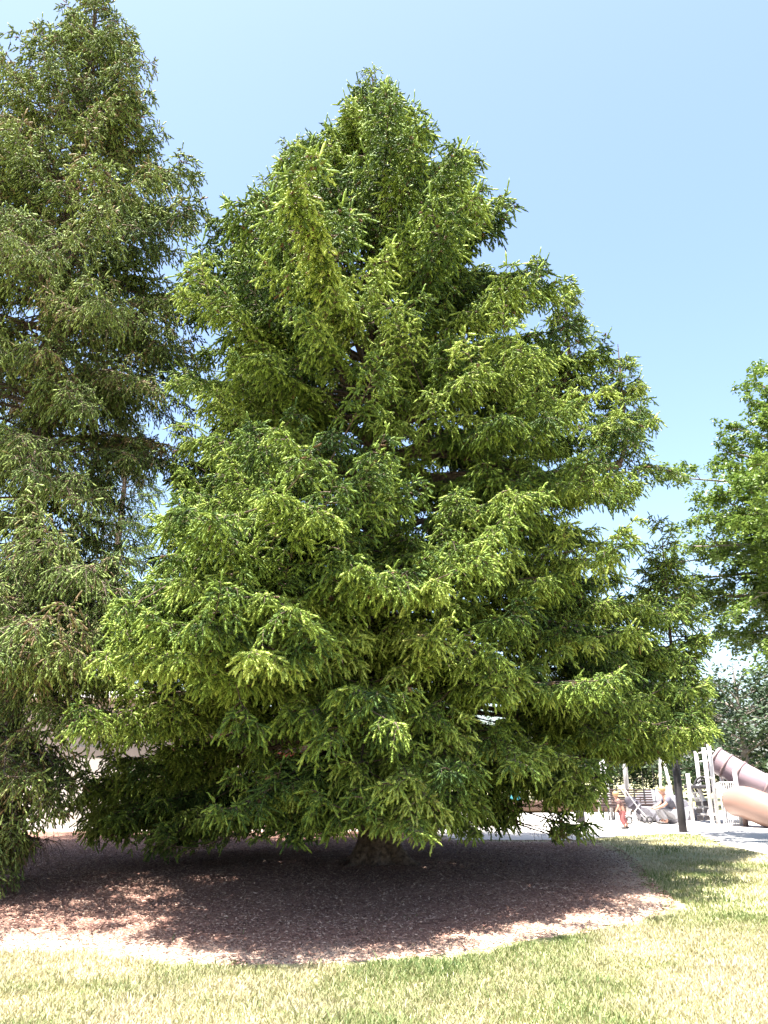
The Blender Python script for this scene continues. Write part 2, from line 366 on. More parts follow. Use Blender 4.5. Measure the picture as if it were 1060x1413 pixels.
fl = [fix(*a) for a in [(530, 1140, 8.9, 2.1), (440, 1000, 8.4, 3.0), (565, 1075, 8.6, 2.4), (640, 1060, 8.9, 2.5), (330, 1010, 9.2, 2.7), (720, 1040, 9.4, 2.6), (815, 1100, 11.2, 1.9), (815, 1165, 11.6, 1.3),
                        (770, 1150, 11.8, 1.4), (590, 880, 8.5, 4.0), (420, 860, 8.4, 4.2), (300, 860, 9.0, 4.0), (260, 700, 10.0, 5.8), (620, 1120, 9.5, 1.9), (480, 1120, 9.0, 1.9), (400, 1090, 9.4, 2.0), (660, 760, 9.2, 5.0), (760, 800, 9.6, 4.6), (690, 950, 9.0, 3.2), (150, 1010, 11.5, 2.8), (200, 1150, 11.8, 1.5), (160, 1120, 12.2, 1.7), (240, 1180, 11.5, 1.2), (300, 1130, 11.0, 1.6),
                        (940, 1010, 14.0, 2.7), (965, 1000, 13.8, 3.0), (925, 1035, 13.5, 2.4), (985, 1000, 14.2, 2.8), (980, 960, 14.4, 3.2), (970, 1020, 13.8, 2.6), (890, 1000, 12.5, 3.0), (350, 1135, 16.3, 1.8), (440, 1135, 17, 1.8), (600, 1140, 16.5, 1.8), (665, 1135, 16, 1.9), (300, 1145, 15.2, 1.8), (250, 1160, 14, 1.7), (400, 1140, 15.3, 1.6), (560, 1138, 15.6, 1.6), (210, 1170, 12.8, 1.6), (700, 1115, 14.5, 1.9), (640, 1140, 14.2, 1.7), (140, 1140, 13.2, 1.8), (180, 1100, 12.6, 2.2), (150, 1060, 12.2, 2.5), (330, 760, 7.6, 4.2), (420, 700, 7.4, 4.8), (250, 800, 7.4, 4.2), (500, 780, 7.5, 4.2), (200, 850, 8.0, 3.8), (600, 800, 8.0, 4.2), (380, 900, 7.7, 3.2), (300, 930, 8.0, 3.1), (480, 950, 7.9, 3.0), (680, 900, 8.6, 3.2), (720, 850, 9.0, 3.8), (360, 820, 7.3, 4.0), (790, 1092, 11.2, 1.9), (830, 1088, 11.0, 2.0), (800, 1140, 11.4, 1.5), (900, 850, 13, 4.4), (930, 900, 13.2, 4.0), (880, 800, 13, 5.0), (950, 950, 13.3, 3.5), (860, 900, 11.5, 4.0), (900, 960, 12, 3.4), (840, 960, 11, 3.4), (945, 965, 14.5, 3.4), (860, 830, 12.0, 4.8), (820, 880, 10.6, 4.1), (110, 1100, 12.5, 2.1), (90, 1130, 13, 1.9), (120, 1080, 13.5, 2.3), (100, 1150, 13.2, 1.5), (190, 800, 7.6, 4.3), (240, 900, 7.5, 3.4), (180, 1000, 9.5, 2.8), (200, 760, 7.3, 4.8), (260, 860, 7.1, 3.7), (340, 900, 7.0, 3.3), (170, 700, 7.9, 5.2), (160, 820, 7.9, 4.2), (140, 900, 7.8, 3.3), (450, 1160, 9.2, 1.7), (400, 1160, 10, 1.6), (600, 1158, 9.5, 1.6), (570, 1160, 11, 1.5), (350, 1160, 10.5, 1.5), (660, 1150, 10.5, 1.6), (290, 720, 7.4, 5.0), (150, 880, 8.6, 3.5), (120, 850, 9.0, 3.9), (130, 1120, 14, 1.9), (170, 1140, 14.5, 1.8), (210, 1120, 15, 1.9), (240, 1140, 15.5, 1.8), (160, 1090, 15, 2.2), (220, 1160, 14, 1.6), (280, 1120, 16, 1.9)]]
fixed = Tw(*[np.concatenate([a[i] for a in fl]) for i in range(5)])
fq = fill.P[:, 2] < 8.6; cut = lambda T, q: Tw(T.P[q], T.D[q], T.L[q], T.c2[q], T.c4[q])
lnear = cat(cat(near, fixed), cut(fill, fq)); top = cat(top, cut(fill, ~fq))
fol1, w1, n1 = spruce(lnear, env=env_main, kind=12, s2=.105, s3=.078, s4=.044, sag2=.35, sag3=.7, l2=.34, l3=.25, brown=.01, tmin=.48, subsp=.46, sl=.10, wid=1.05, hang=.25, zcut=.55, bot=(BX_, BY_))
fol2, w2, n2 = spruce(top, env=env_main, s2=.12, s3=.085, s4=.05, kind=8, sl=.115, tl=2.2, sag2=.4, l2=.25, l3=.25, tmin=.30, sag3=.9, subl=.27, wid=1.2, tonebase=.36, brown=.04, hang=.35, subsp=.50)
ex7 = leader(TX-.1, TY, ZT-1.9, ZT-.3, .42, 5, 1.)
extra = [ex1, ex2, ex3, ex4, ex5, ex6, ex7]; exs = ex1
for e in extra[1:]: exs = cat(exs, e)
def env_ex(P):
    px, py = proj(P[:, 0], P[:, 1], P[:, 2]); return (px < 980) & (py < np.interp(px, BX_, BY_)-6)
fol3, w3, n3 = spruce(exs, env=env_ex, bot=(BX_, BY_), s2=.10, s3=.09, s4=.05, kind=8, tmin=.12, l2=.45, l3=.26, sag3=.6, hang=.3)
print('main sprigs', n1, n2, n3)
def trunk_tube(ax, ztop, r0, gz, flare=1.38, lean=0):
    zs = [gz-.15, gz+.03, gz+.18, gz+.45, gz+1.0]+[gz+1+(ztop-gz-1)*q/9 for q in range(1, 10)]
    pts = [(*ax(z), z) for z in zs]; rr = [r0*flare*1.15, r0*flare, r0*1.25, r0*1.08, r0]+[r0*(1-q/9)**.85+.015 for q in range(1, 10)]
    return tube_np(pts, rr, 18)
gz = float(gh(TX, TY))
tk = [trunk_tube(ax_main, ZT, .27, gz)]
for a, q in ((-2.5, 1.), (-1.75, .75), (-.55, 1.2), (.8, .9), (2.4, 1.)):  # surface roots
    p = [(TX+math.cos(a+.25*r)*r*q, TY+math.sin(a+.25*r)*r*q, gz+z) for r, z in ((.12, .42), (.30, .16), (.46, .03), (.7, -.05))]
    tk.append(tube_np(p, [.17, .15, .10, .05], 9))
for (e, z0, z1) in ((ex1, 2.0, at(925, 742, 14.6)[2]), (ex2, e2[2]-2.4, e2[2]), (ex3, e3[2]-2.7, e3[2])):
    p0 = e.P[0]; pt = e.P[-1]
    za = z0-.2 if e is not ex1 else 1.7
    pts = [(*ax_main(za), za), (TX+(p0[0]-TX)*.5, (TY+p0[1])/2, za-.05), (p0[0]-.15, p0[1], z0+.1), (p0[0]+.02, p0[1], z0+.6), (pt[0], pt[1], z1)]
    tk.append(tube_np(pts, [.10, .08, .06, .045, .008], 8))
fols = [fol1, fol2, fol3]; del fol1, fol2, fol3
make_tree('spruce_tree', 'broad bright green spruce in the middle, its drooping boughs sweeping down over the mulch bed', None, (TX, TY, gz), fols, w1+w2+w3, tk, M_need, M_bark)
# --- older, taller spruce at the left edge, crown of hanging curtains
LX, LY = -6.55, 14.2
lt = []
for y, xr in [(-30, 165), (50, 190), (100, 225), (200, 268), (245, 292), (330, 290), (430, 300), (560, 300), (700, 230), (850, 200), (1000, 150), (1120, 110)]:
    a = at(xr, y, LY); lt.append((a[2], a[0]-LX))
lt = sorted(lt); lr = lambda z: float(np.interp(z, [r[0] for r in lt], [r[1] for r in lt]))
def env_left(P):
    px, py = proj(P[:, 0], P[:, 1], P[:, 2])
    e = np.interp(py, [-60, 0, 50, 100, 150, 200, 245, 290, 330, 430, 700, 850, 1000, 1120], [150, 162, 190, 222, 236, 264, 294, 280, 300, 312, 250, 210, 160, 115])
    return px < e+4+12*np.sin(P[:, 2]*5)
axl = lambda z: (LX-.02*z, LY)
ZL = at(140, -35, LY)[2]
radl = lambda az, z: max(.25, lr(z)*(1.22 if math.sin(az) < 0 else 1.0))
vis = lambda az: not (math.cos(az) < -.55 and math.sin(az) > .2)
l1 = limb_set(axl, 2.9, 10.0, radl, lambda f: 8.0, lambda f: .16, lambda f: .12, bare=.28, rnd=.22, zlim=ZL)
l2_ = limb_set(axl, 10.0, ZL-.4, radl, lambda f: 9.-3.*f, lambda f: np.interp(f, [0, .4, 1], [.12, .0, -.6]), lambda f: .2, bare=.2, rnd=.24, zlim=ZL)
def fixl(px, py, Y, z0, up=.3):
    e = at(px, py, Y); x, y = axl(z0); d = np.array([e[0]-x, e[1]-y, .3]); l = np.linalg.norm(d)
    return (np.array([[x, y, z0]]), np.array([d/l]), np.array([l]), np.array([e[2]-z0-.3-up]), np.array([up]))
fl = [fixl(*a) for a in [(95, 1085, 10.3, 2.2), (40, 1080, 9.8, 2.3), (5, 1075, 9.6, 2.4), (-30, 1170, 9.6, 1.8), (-60, 1090, 9.8, 2.2), (15, 1160, 10.4, 1.7), (90, 850, 10.8, 4.8), (30, 840, 10.4, 5.0), (100, 690, 10.6, 6.8), (40, 650, 10.4, 7.2), (160, 860, 12, 4.2), (200, 540, 13, 8.3), (120, 560, 11, 8.2), (5, 1215, 10.2, 1.4), (-30, 1200, 9.4, 1.4), (40, 860, 8.2, 3.9), (-20, 900, 8.2, 3.5), (110, 900, 8.8, 3.5), (130, 780, 8.6, 4.6), (40, 1125, 14, 1.9), (90, 1120, 15, 2.0), (70, 1100, 16, 2.2), (20, 900, 9.0, 3.6), (-40, 800, 9.2, 4.5), (60, 760, 9.6, 5.0), (110, 1000, 9.8, 3.0), (60, 940, 10.6, 3.6), (150, 940, 11.5, 3.4)]]
lfill = limb_set(axl, 4.5, 15.5, lambda az, z: radl(az, z)*.6, lambda f: 5.4-1.5*f, lambda f: np.interp(f, [0, .5, 1], [.2, .05, -.2]), lambda f: .15, bare=.15, rnd=.15, azr=front)
lq = lfill.P[:, 2] < 10; l2_ = cat(l2_, cut(lfill, ~lq)); l1 = cat(l1, cut(lfill, lq))
fx = Tw(*[np.concatenate([a[i] for a in fl]) for i in range(5)])
folA, wA, nA = spruce(cat(l1, fx), env=env_left, s2=.16, s3=.095, s4=.062, kind=5, tmin=.3, sag2=.4, sag3=.95, l2=.32, l3=.38, subl=.3, sl=.10, tonebase=.43, brown=.05, hang=.6, wid=1.0, subsp=.45, zcut=.15, bot=([-200, 0, 35, 60, 110, 200, 300], [1240, 1235, 1205, 1135, 1125, 1105, 1100]))
folB, wB, nB = spruce(l2_, env=env_left, s2=.16, s3=.10, s4=.066, kind=5, tmin=.2, sag2=.4, sag3=.85, l2=.30, l3=.33, subl=.28, sl=.115, tonebase=.42, brown=.06, hang=.5, wid=1.15, subsp=.5)
print('left sprigs', nA, nB)
gz = float(gh(LX, LY))
make_tree('spruce_tree', 'tall old olive green spruce with brownish hanging twigs at the left edge', None, (LX, LY, gz), [folA, folB], wA+wB, [trunk_tube(axl, ZL, .26, gz)], M_need2, M_bark)
del folA, folB
# --- dark sparse spruce behind the two
BX, BY = -10.0, 28.5
axb = lambda z: (BX, BY)
lb = limb_set(axb, 3.5, 15, lambda az, z: max(.3, 3.3*(1-(z-2)/15)), lambda f: 4.6, lambda f: .1, lambda f: .12, bare=.25, rnd=.2)
folC, wC, nC = spruce(lb, s2=.26, s3=.17, s4=.10, kind=5, tmin=.2, sag3=1., l2=.8, l3=.42, sl=.13, tonebase=.25, brown=.05, hang=.5)
gz = float(gh(BX, BY))
make_tree('spruce_tree', 'sparse dark spruce half hidden in the gap behind the left spruce', None, (BX, BY, gz), [folC], wC, [trunk_tube(axb, 16.5, .2, gz)], M_need, M_bark)
print('back sprigs', nC)
# ------------------------------------------------------------------ broadleaf trees
def leaves(P, size, tone, flat=.5, asp=.5):
    """each leaf a folded pair of triangles"""
    n = len(P); D = rng.normal(0, 1, (n, 3)); D[:, 2] = D[:, 2]*.4-.35; D = nrm(D)
    Nn = rng.normal(0, flat, (n, 3))+UP; S = nrm(np.cross(D, Nn)); Nn = np.cross(S, D)
    s = size*(.7+.6*rng.random(n)); s = s[:, None]
    a = P; b = P+D*s*.5+S*s*asp*.5+Nn*s*.08; c = P+D*s; d = P+D*s*.5-S*s*asp*.5+Nn*s*.08
    V = np.stack([a, b, c, d], 1).reshape(-1, 3); o = np.arange(n)*4
    Fa = np.concatenate([np.stack([o, o+1, o+2], 1), np.stack([o, o+2, o+3], 1)])
    return V, Fa, np.concatenate([tone, tone])
def broadleaf(base, h, rx, trunk_h, nl, lsize, dens, s2=.35, r=.2, rise=(.1, .9), l2=1.2, azr=None, fl=.5):
    bx, by, bz = base; P, D, L, c2 = [], [], [], []
    for q in range(nl):
        f = (q+.5)/nl; z = bz+trunk_h+(h-trunk_h)*.78*f**1.1; az = q*2.4+rng.uniform(-.3, .3)
        if azr is not None and not azr(az) and f < .8: continue
        prof = math.sin(math.pi*min(1, (f*.80+.20)))**.55
        l = rx*prof*rng.uniform(.8, 1.12); e = rng.uniform(*rise)*(.25+.9*f)
        d = np.array([math.cos(az), math.sin(az), e]); d /= np.linalg.norm(d)
        P.append((bx, by, z)); D.append(d); L.append(l); c2.append(-.12*l*(1-f))
    T1 = Tw(np.array(P), np.array(D), np.array(L), np.array(c2))
    T2, _, _ = spawn(T1, s2, .22, 45, lambda L, t: np.minimum(.45*L, l2)*(1.1-.6*t), .15, .3, .1)
    T3, _, _ = spawn(T2, s2*.6, .1, 42, lambda L, t: l2*.5*(1.1-.5*t), .35, .3)
    cnt = np.full(T3.n(), dens); i = np.repeat(np.arange(T3.n()), cnt); t = rng.random(len(i))
    Pp = T3.pos(i, t)+rng.normal(0, lsize*.5, (len(i), 3)); tone = (.5+rng.normal(0, .17, len(i))).clip(0, 1)
    fol = leaves(Pp, lsize, tone, fl)
    wood = [ribbons(T1, .02+.012*T1.L, .01, 5, 5), ribbons(T2, np.full(T2.n(), .014), .004, 3, 3)]
    tr = tube_np([(bx, by, bz-.15), (bx, by, bz+.1), (bx+.03, by, bz+.5), (bx, by+.03, bz+trunk_h), (bx+.05, by, bz+h*.6), (bx, by, bz+h*.92)], [r*1.5, r*1.25, r, r*.85, r*.5, .02], 12)
    return fol, wood, [tr]
DX, DY = 11.2, 16.0
g0 = float(gh(DX, DY))
f_, w_, t_ = broadleaf((DX, DY, g0), 10.9, 4.9, 3.6, 120, .10, 80, s2=.34, r=.2, azr=lambda az: math.cos(az) < .5)
print('broad leaves', len(f_[0])//4)
make_tree('leafy_tree', 'feathery leafy tree with bright green sprays reaching in at the right edge', None, (DX, DY, g0), [f_], w_, t_, M_leaf, M_bark2)
# distant trees, three shapes copied
protos = []
for q, (h, rx, th, ls) in enumerate([(8.5, 3.6, 1.2, .26), (10.5, 4.2, 1.6, .30), (6.5, 3.4, .8, .22)]):
    f_, w_, t_ = broadleaf((0, 0, 0), h, rx, th, 46, ls, 13, s2=.5, r=.2, l2=1.4, fl=.8)
    V, Fa, T = merge([f_]); cm = npmesh('crown', V, Fa, M_leaf2, T)
    V, Fa, _ = merge(w_+t_); tm = npmesh('trunk', V, Fa, M_bark2); tm.polygons.foreach_set('use_smooth', np.ones(len(tm.polygons), bool))
    protos.append((cm, tm))
G = 'leafy trees far behind the playground'
def far_tree(px, Y, which, s, rz, label):
    d = ray(px, 1060); x = d[0]/d[1]*Y; z = float(gh(x, Y))
    r = empty('leafy_tree', (x, Y, z), label, 'tree', G); r.rotation_euler.z = rz; r.scale = (s, s, s*.97)
    for nm, me in zip(('crown', 'trunk'), protos[which]): link(nm, me, r)
far_tree(1030, 34, 2, .98, .3, 'low dark leafy tree behind the tube slide')
far_tree(1150, 36, 0, 1.0, 1.3, 'tall dark leafy tree at the right edge behind the slide')
far_tree(930, 44, 2, .95, 2.2, 'dark leafy tree seen past the slide ladder and the dark post')
far_tree(840, 46, 2, .9, 4.0, 'dark leafy tree behind the slatted bench')
far_tree(740, 45, 2, .95, 5.1, 'dark leafy tree beyond the teal bin')
far_tree(640, 48, 0, .7, .9, 'leafy tree beyond the right end of the brick building')
far_tree(70, 33, 0, .8, 2.6, 'bright green leafy tree rising over the pale shed on the left')
far_tree(-80, 34, 1, .8, .6, 'leafy tree behind the left edge of the shed')
far_tree(230, 36, 2, .95, 3.3, 'leafy tree over the join of shed and brick building')
# ------------------------------------------------------------------ ground
def vnoise(x, y, s, seed):
    r = np.random.default_rng(seed); g = r.random((64, 64)); u, v = x*s+500, y*s+500
    i, j = np.floor(u).astype(int), np.floor(v).astype(int); a, b = u-i, v-j; a = a*a*(3-2*a); b = b*b*(3-2*b)
    f = lambda p, q: g[p % 64, q % 64]
    return (f(i, j)*(1-a)+f(i+1, j)*a)*(1-b)+(f(i, j+1)*(1-a)+f(i+1, j+1)*a)*b
def fbm(x, y, s, seed): return .55*vnoise(x, y, s, seed)+.3*vnoise(x, y, s*2.3, seed+1)+.15*vnoise(x, y, s*6, seed+2)
def inpoly(x, y, P):
    ins = np.zeros(x.shape, bool); j = len(P)-1
    for i in range(len(P)):
        xi, yi = P[i]; xj, yj = P[j]
        c = ((yi > y) != (yj > y)) & (x < (xj-xi)*(y-yi)/(yj-yi+1e-12)+xi); ins ^= c; j = i
    return ins
def sheet(name, poly, step, dz, m, noise=0., bbox=None, edge=0.):
    P = np.array(poly); x0, y0 = P.min(0)-.2; x1, y1 = P.max(0)+.2
    xs = np.arange(x0, x1, step); ys = np.arange(y0, y1, step); X, Y = np.meshgrid(xs, ys)
    nx, ny = len(xs), len(ys); jx = X+rng.uniform(-.3, .3, X.shape)*step; jy = Y+rng.uniform(-.3, .3, Y.shape)*step
    ox, oy = (.22*(fbm(jx, jy, 1.5, 5)-.5)*2, .35*(fbm(jx, jy, 1.7, 9)-.5)*2) if edge else (0, 0)
    ins = inpoly((jx+ox).ravel(), (jy+oy).ravel(), poly)
    dd = np.full(X.shape, 9.)
    for a, b in zip(poly, poly[1:]+poly[:1]):
        ab = np.array(b)-np.array(a); u = (((jx-a[0])*ab[0]+(jy-a[1])*ab[1])/(ab@ab+1e-9)).clip(0, 1); dd = np.minimum(dd, np.hypot(jx-a[0]-u*ab[0], jy-a[1]-u*ab[1]))
    Z = gh(jx, jy)+(dz-edge)+edge*sm(0, .3, dd)+rng.normal(0, 1, X.shape)*noise
    idx = np.arange(nx*ny).reshape(ny, nx); q = np.stack([idx[:-1, :-1], idx[:-1, 1:], idx[1:, 1:], idx[1:, :-1]], -1).reshape(-1, 4)
    q = q[ins[q].all(1)]; u, inv = np.unique(q, return_inverse=True)
    V = np.stack([jx.ravel(), jy.ravel(), Z.ravel()], 1)[u]
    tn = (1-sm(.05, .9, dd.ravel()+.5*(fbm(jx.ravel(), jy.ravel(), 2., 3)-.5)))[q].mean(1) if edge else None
    o = link(name, npmesh(name, V, inv.reshape(-1, 4), m, tn, k=4), smooth=True); tag(o, kind='structure'); return o
def groundmat():
    m = mat('lawn_soil', (.30, .26, .13), .95); nt = m.node_tree; N, L = nt.nodes, nt.links; b = N['Principled BSDF']
    tc = N.new('ShaderNodeTexCoord')
    n1 = N.new('ShaderNodeTexNoise'); n1.inputs['Scale'].default_value = .9; n1.inputs['Detail'].default_value = 5
    n2 = N.new('ShaderNodeTexNoise'); n2.inputs['Scale'].default_value = 45; n2.inputs['Detail'].default_value = 6
    for n in (n1, n2): L.new(tc.outputs['Object'], n.inputs['Vector'])
    ad = N.new('ShaderNodeMath'); ad.operation = 'MULTIPLY_ADD'; ad.inputs[1].default_value = .5
    L.new(n2.outputs['Fac'], ad.inputs[0]); hf = N.new('ShaderNodeMath'); hf.operation = 'MULTIPLY'; hf.inputs[1].default_value = .5
    L.new(n1.outputs['Fac'], hf.inputs[0]); L.new(hf.outputs[0], ad.inputs[2])
    rp = N.new('ShaderNodeValToRGB'); rp.color_ramp.elements[0].position = .38; rp.color_ramp.elements[1].position = .62
    rp.color_ramp.elements[0].color = (.14, .17, .06, 1); rp.color_ramp.elements[1].color = (.42, .36, .20, 1)
    L.new(ad.outputs[0], rp.inputs['Fac']); L.new(rp.outputs['Color'], b.inputs['Base Color'])
    return m
def mulchmat():
    m = mat('mulch', (.2, .13, .1), .95); nt = m.node_tree; N, L = nt.nodes, nt.links; b = N['Principled BSDF']
    tc = N.new('ShaderNodeTexCoord')
    v = N.new('ShaderNodeTexVoronoi'); v.inputs['Scale'].default_value = 38; v.inputs['Randomness'].default_value = 1
    mp = N.new('ShaderNodeMapping'); mp.inputs['Scale'].default_value = (1, 1.8, 1); L.new(tc.outputs['Object'], mp.inputs['Vector'])
    L.new(mp.outputs['Vector'], v.inputs['Vector'])
    n1 = N.new('ShaderNodeTexNoise'); n1.inputs['Scale'].default_value = 1.2; n1.inputs['Detail'].default_value = 6; L.new(tc.outputs['Object'], n1.inputs['Vector'])
    sep = N.new('ShaderNodeSeparateColor'); L.new(v.outputs['Color'], sep.inputs['Color'])
    ad = N.new('ShaderNodeMath'); ad.operation = 'MULTIPLY_ADD'; ad.inputs[1].default_value = .45; L.new(sep.outputs[0], ad.inputs[0])
    hf = N.new('ShaderNodeMath'); hf.operation = 'MULTIPLY'; hf.inputs[1].default_value = .55; L.new(n1.outputs['Fac'], hf.inputs[0]); L.new(hf.outputs[0], ad.inputs[2])
    rp = N.new('ShaderNodeValToRGB'); e = rp.color_ramp.elements; e[0].position = .25; e[1].position = .8
    e[0].color = (.10, .045, .036, 1); e[1].color = (.33, .20, .145, 1); x = e.new(.5); x.color = (.21, .105, .075, 1)
    L.new(ad.outputs[0], rp.inputs['Fac'])
    ea = N.new('ShaderNodeAttribute'); ea.attribute_name = 'tone'; mx = N.new('ShaderNodeMix'); mx.data_type = 'RGBA'; mx.inputs[7].default_value = (.47, .37, .28, 1)  # paler bed rim: dry litter, with the sunlit band put into its colour
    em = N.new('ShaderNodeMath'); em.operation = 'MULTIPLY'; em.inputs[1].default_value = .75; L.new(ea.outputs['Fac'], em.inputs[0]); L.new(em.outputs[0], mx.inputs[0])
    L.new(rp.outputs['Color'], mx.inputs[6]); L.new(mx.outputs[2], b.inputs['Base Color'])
    bp = N.new('ShaderNodeBump'); bp.inputs['Strength'].default_value = .8; bp.inputs['Distance'].default_value = .02
    L.new(v.outputs['Distance'], bp.inputs['Height']); L.new(bp.outputs['Normal'], b.inputs['Normal'])
    return m
# one sheet to the horizon: fine in front, coarse far away
xs = np.concatenate([-np.geomspace(900, 14, 14), np.arange(-13.5, 13.6, .25), np.geomspace(14, 900, 14)])
ys = np.concatenate([[-400, -100, -20, -4], np.arange(0, 26, .25), np.geomspace(26.5, 1500, 18)])
X, Y = np.meshgrid(xs, ys); Z = gh(X, Y); idx = np.arange(X.size).reshape(X.shape)
q = np.stack([idx[:-1, :-1], idx[:-1, 1:], idx[1:, 1:], idx[1:, :-1]], -1).reshape(-1, 4)
tag(link('ground', npmesh('ground', np.stack([X.ravel(), Y.ravel(), Z.ravel()], 1), q, groundmat(), k=4), smooth=True), kind='structure')
MUL = [gp(*p) for p in [(-200, 1300), (-60, 1308), (60, 1313), (125, 1312), (200, 1330), (300, 1338), (450, 1336), (540, 1328), (600, 1324), (680, 1312), (750, 1300), (820, 1290), (870, 1280), (915, 1266), (935, 1252), (925, 1238), (905, 1222), (890, 1205), (880, 1190), (860, 1176), (838, 1167)]]
MUL += [np.array((4.4, 18.0)), np.array((1.7, 18.1)), np.array((1.2, 21.1)), np.array((-14, 21.1)), np.array((-14, 8.6))]
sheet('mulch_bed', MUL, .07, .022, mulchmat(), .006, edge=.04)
M_conc = mat('concrete', (.42, .39, .36), .85, noise=(1.5, (.50, .47, .43), .2), bump=.25, bscale=60)
M_rub = mat('play_surface', (.27, .26, .25), .9, noise=(60, (.42, .41, .39), .15), bump=.4, bscale=120)
PAV = [np.array((-20, 21.0)), np.array((1.0, 21.0)), np.array((1.5, 18.2)), np.array((4.3, 18.2))]+[gp(*p) for p in [(860, 1154.5), (935, 1151), (965, 1152.5), (1000, 1168), (1060, 1180), (1140, 1200)]]+[np.array((12, 14)), np.array((26, 17)), np.array((26, 30.5)), np.array((-20, 30.5))]
sheet('pavement', PAV, .12, .012, M_conc)
RUB = [gp(*p) for p in [(978, 1153), (1008, 1166), (1060, 1176), (1140, 1194)]]+[np.array((13, 15.5)), np.array((25, 18)), np.array((25, 29)), np.array((14, 26)), gp(1010, 1146)]
sheet('play_surface', RUB, .12, .018, M_rub)
# grass blades
M_grass = tonemat('grass_blades', [(0, (.085, .135, .035)), (.3, (.17, .21, .07)), (.55, (.27, .27, .125)), (1, (.42, .37, .235))], .6, .3)
bx, by = [], []
for (y0, y1, n) in ((5.3, 7.4, 95000), (7.4, 9.5, 95000), (9.5, 14, 75000), (14, 22, 60000)):
    y = rng.uniform(y0, y1, n); x = rng.uniform(-1, 1, n)*(y*.60+.6); bx.append(x); by.append(y)
bx = np.concatenate(bx); by = np.concatenate(by)
wx = bx+.22*(fbm(bx, by, 1.5, 5)-.5)*2; wy = by+.35*(fbm(bx, by, 1.7, 9)-.5)*2
ok = ~inpoly(wx, wy, MUL) & ~inpoly(bx, by, PAV) & (by < 24) & ~((bx < 4.3) & (by > 14))
ok |= (rng.random(len(bx)) < .006) & (by < 9.5)
bx, by = bx[ok], by[ok]; n = len(bx)
gp_ = fbm(bx, by, .75, 21); thin = fbm(bx, by, 1.6, 33)
keep = rng.random(n) < np.clip(1.45-1.1*thin, .25, 1); bx, by, gp_ = bx[keep], by[keep], gp_[keep]; n = len(bx)
tone = (.68+(.5-gp_)*1.9+rng.normal(0, .2, n)).clip(0, 1)
hgt = (.030+.022*rng.random(n))*(1.15-.35*tone)*np.where(rng.random(n) < .03, 1.7, 1)*(.8+.7*vnoise(bx, by, 5., 77)); az = rng.uniform(0, 6.28, n); w = .0032+.0022*rng.random(n)+.0002*by
ln = rng.uniform(.2, 1.0, n)*hgt; la = rng.uniform(0, 6.28, n)
B = np.stack([bx, by, gh(bx, by)-.004], 1); S = np.stack([np.cos(az), np.sin(az), 0*az], 1)*w[:, None]
Ld = np.stack([np.cos(la), np.sin(la), 0*la], 1)*ln[:, None]
mid = B+Ld*.35+UP*(hgt*.6)[:, None]; tip = B+Ld+UP*hgt[:, None]
V = np.stack([B-S, B+S, mid+S*.7, mid-S*.7, tip], 1).reshape(-1, 3); o = np.arange(n)*5
Fa = np.concatenate([np.stack([o, o+1, o+2], 1), np.stack([o, o+2, o+3], 1), np.stack([o+3, o+2, o+4], 1)])
tag(link('grass', npmesh('grass', V, Fa, M_grass, np.tile(tone, 3))), 'patchy dry grass blades of the lawn in front of and beside the mulch bed', 'grass', kind='stuff')

# wood chips and fallen twigs
n = 110000; y = rng.uniform(7.4, 18, n); x = rng.uniform(-1, 1, n)*(y*.55); ok = inpoly(x, y, MUL); x, y = x[ok], y[ok]; n = len(x)
az = rng.uniform(0, 6.28, n); l = .006+.022*rng.random(n)**2.5+(rng.random(n) < .012)*rng.uniform(.02, .07, n); w = .002+.005*rng.random(n)**2
A = np.stack([np.cos(az), np.sin(az), rng.normal(0, .25, n)], 1)*l[:, None]; S = np.stack([-np.sin(az), np.cos(az), rng.normal(0, .4, n)], 1)*w[:, None]
B = np.stack([x, y, gh(x, y)+.034], 1); H = UP*.006
V = np.stack([B-A-S, B+A-S, B+A+S, B-A+S, B+H], 1).reshape(-1, 3); o = np.arange(n)*5
Fa = np.concatenate([np.stack([o, o+1, o+4], 1), np.stack([o+1, o+2, o+4], 1), np.stack([o+2, o+3, o+4], 1), np.stack([o+3, o, o+4], 1)])
M_chip = tonemat('wood_chips', [(0, (.10, .055, .042)), (.5, (.24, .13, .095)), (1, (.50, .36, .27))], .9)
tag(link('wood_chips', npmesh('wood_chips', V, Fa, M_chip, np.tile(rng.random(n), 4))), 'loose reddish wood chips scattered over the mulch bed', 'mulch', kind='stuff')
# ------------------------------------------------------------------ far structures
def P3(px, py, Y): return at(px, py, Y)
gF = .2
# brick building and pale shed
def brickmat():
    m = mat('brick', (.2, .1, .07), .9); nt = m.node_tree; N, L = nt.nodes, nt.links; b = N['Principled BSDF']
    tc = N.new('ShaderNodeTexCoord'); mp = N.new('ShaderNodeMapping'); mp.inputs['Rotation'].default_value = (R(90), 0, 0)
    L.new(tc.outputs['Object'], mp.inputs['Vector']); br = N.new('ShaderNodeTexBrick')
    br.inputs['Color1'].default_value = (.22, .10, .07, 1); br.inputs['Color2'].default_value = (.30, .16, .11, 1); br.inputs['Mortar'].default_value = (.38, .34, .30, 1)
    br.inputs['Scale'].default_value = 2.2; br.inputs['Mortar Size'].default_value = .02; br.inputs['Brick Width'].default_value = .5; br.inputs['Row Height'].default_value = .17
    L.new(mp.outputs['Vector'], br.inputs['Vector']); L.new(br.outputs['Color'], b.inputs['Base Color'])
    return m
M_brick = brickmat(); M_stuc = mat('stucco', (.60, .55, .50), .9, noise=(.8, (.50, .45, .41), .3), bump=.2, bscale=80)
M_roof = mat('roof_shingle', (.10, .09, .09), .9, noise=(12, (.17, .15, .14), .3), bump=.5, bscale=30)
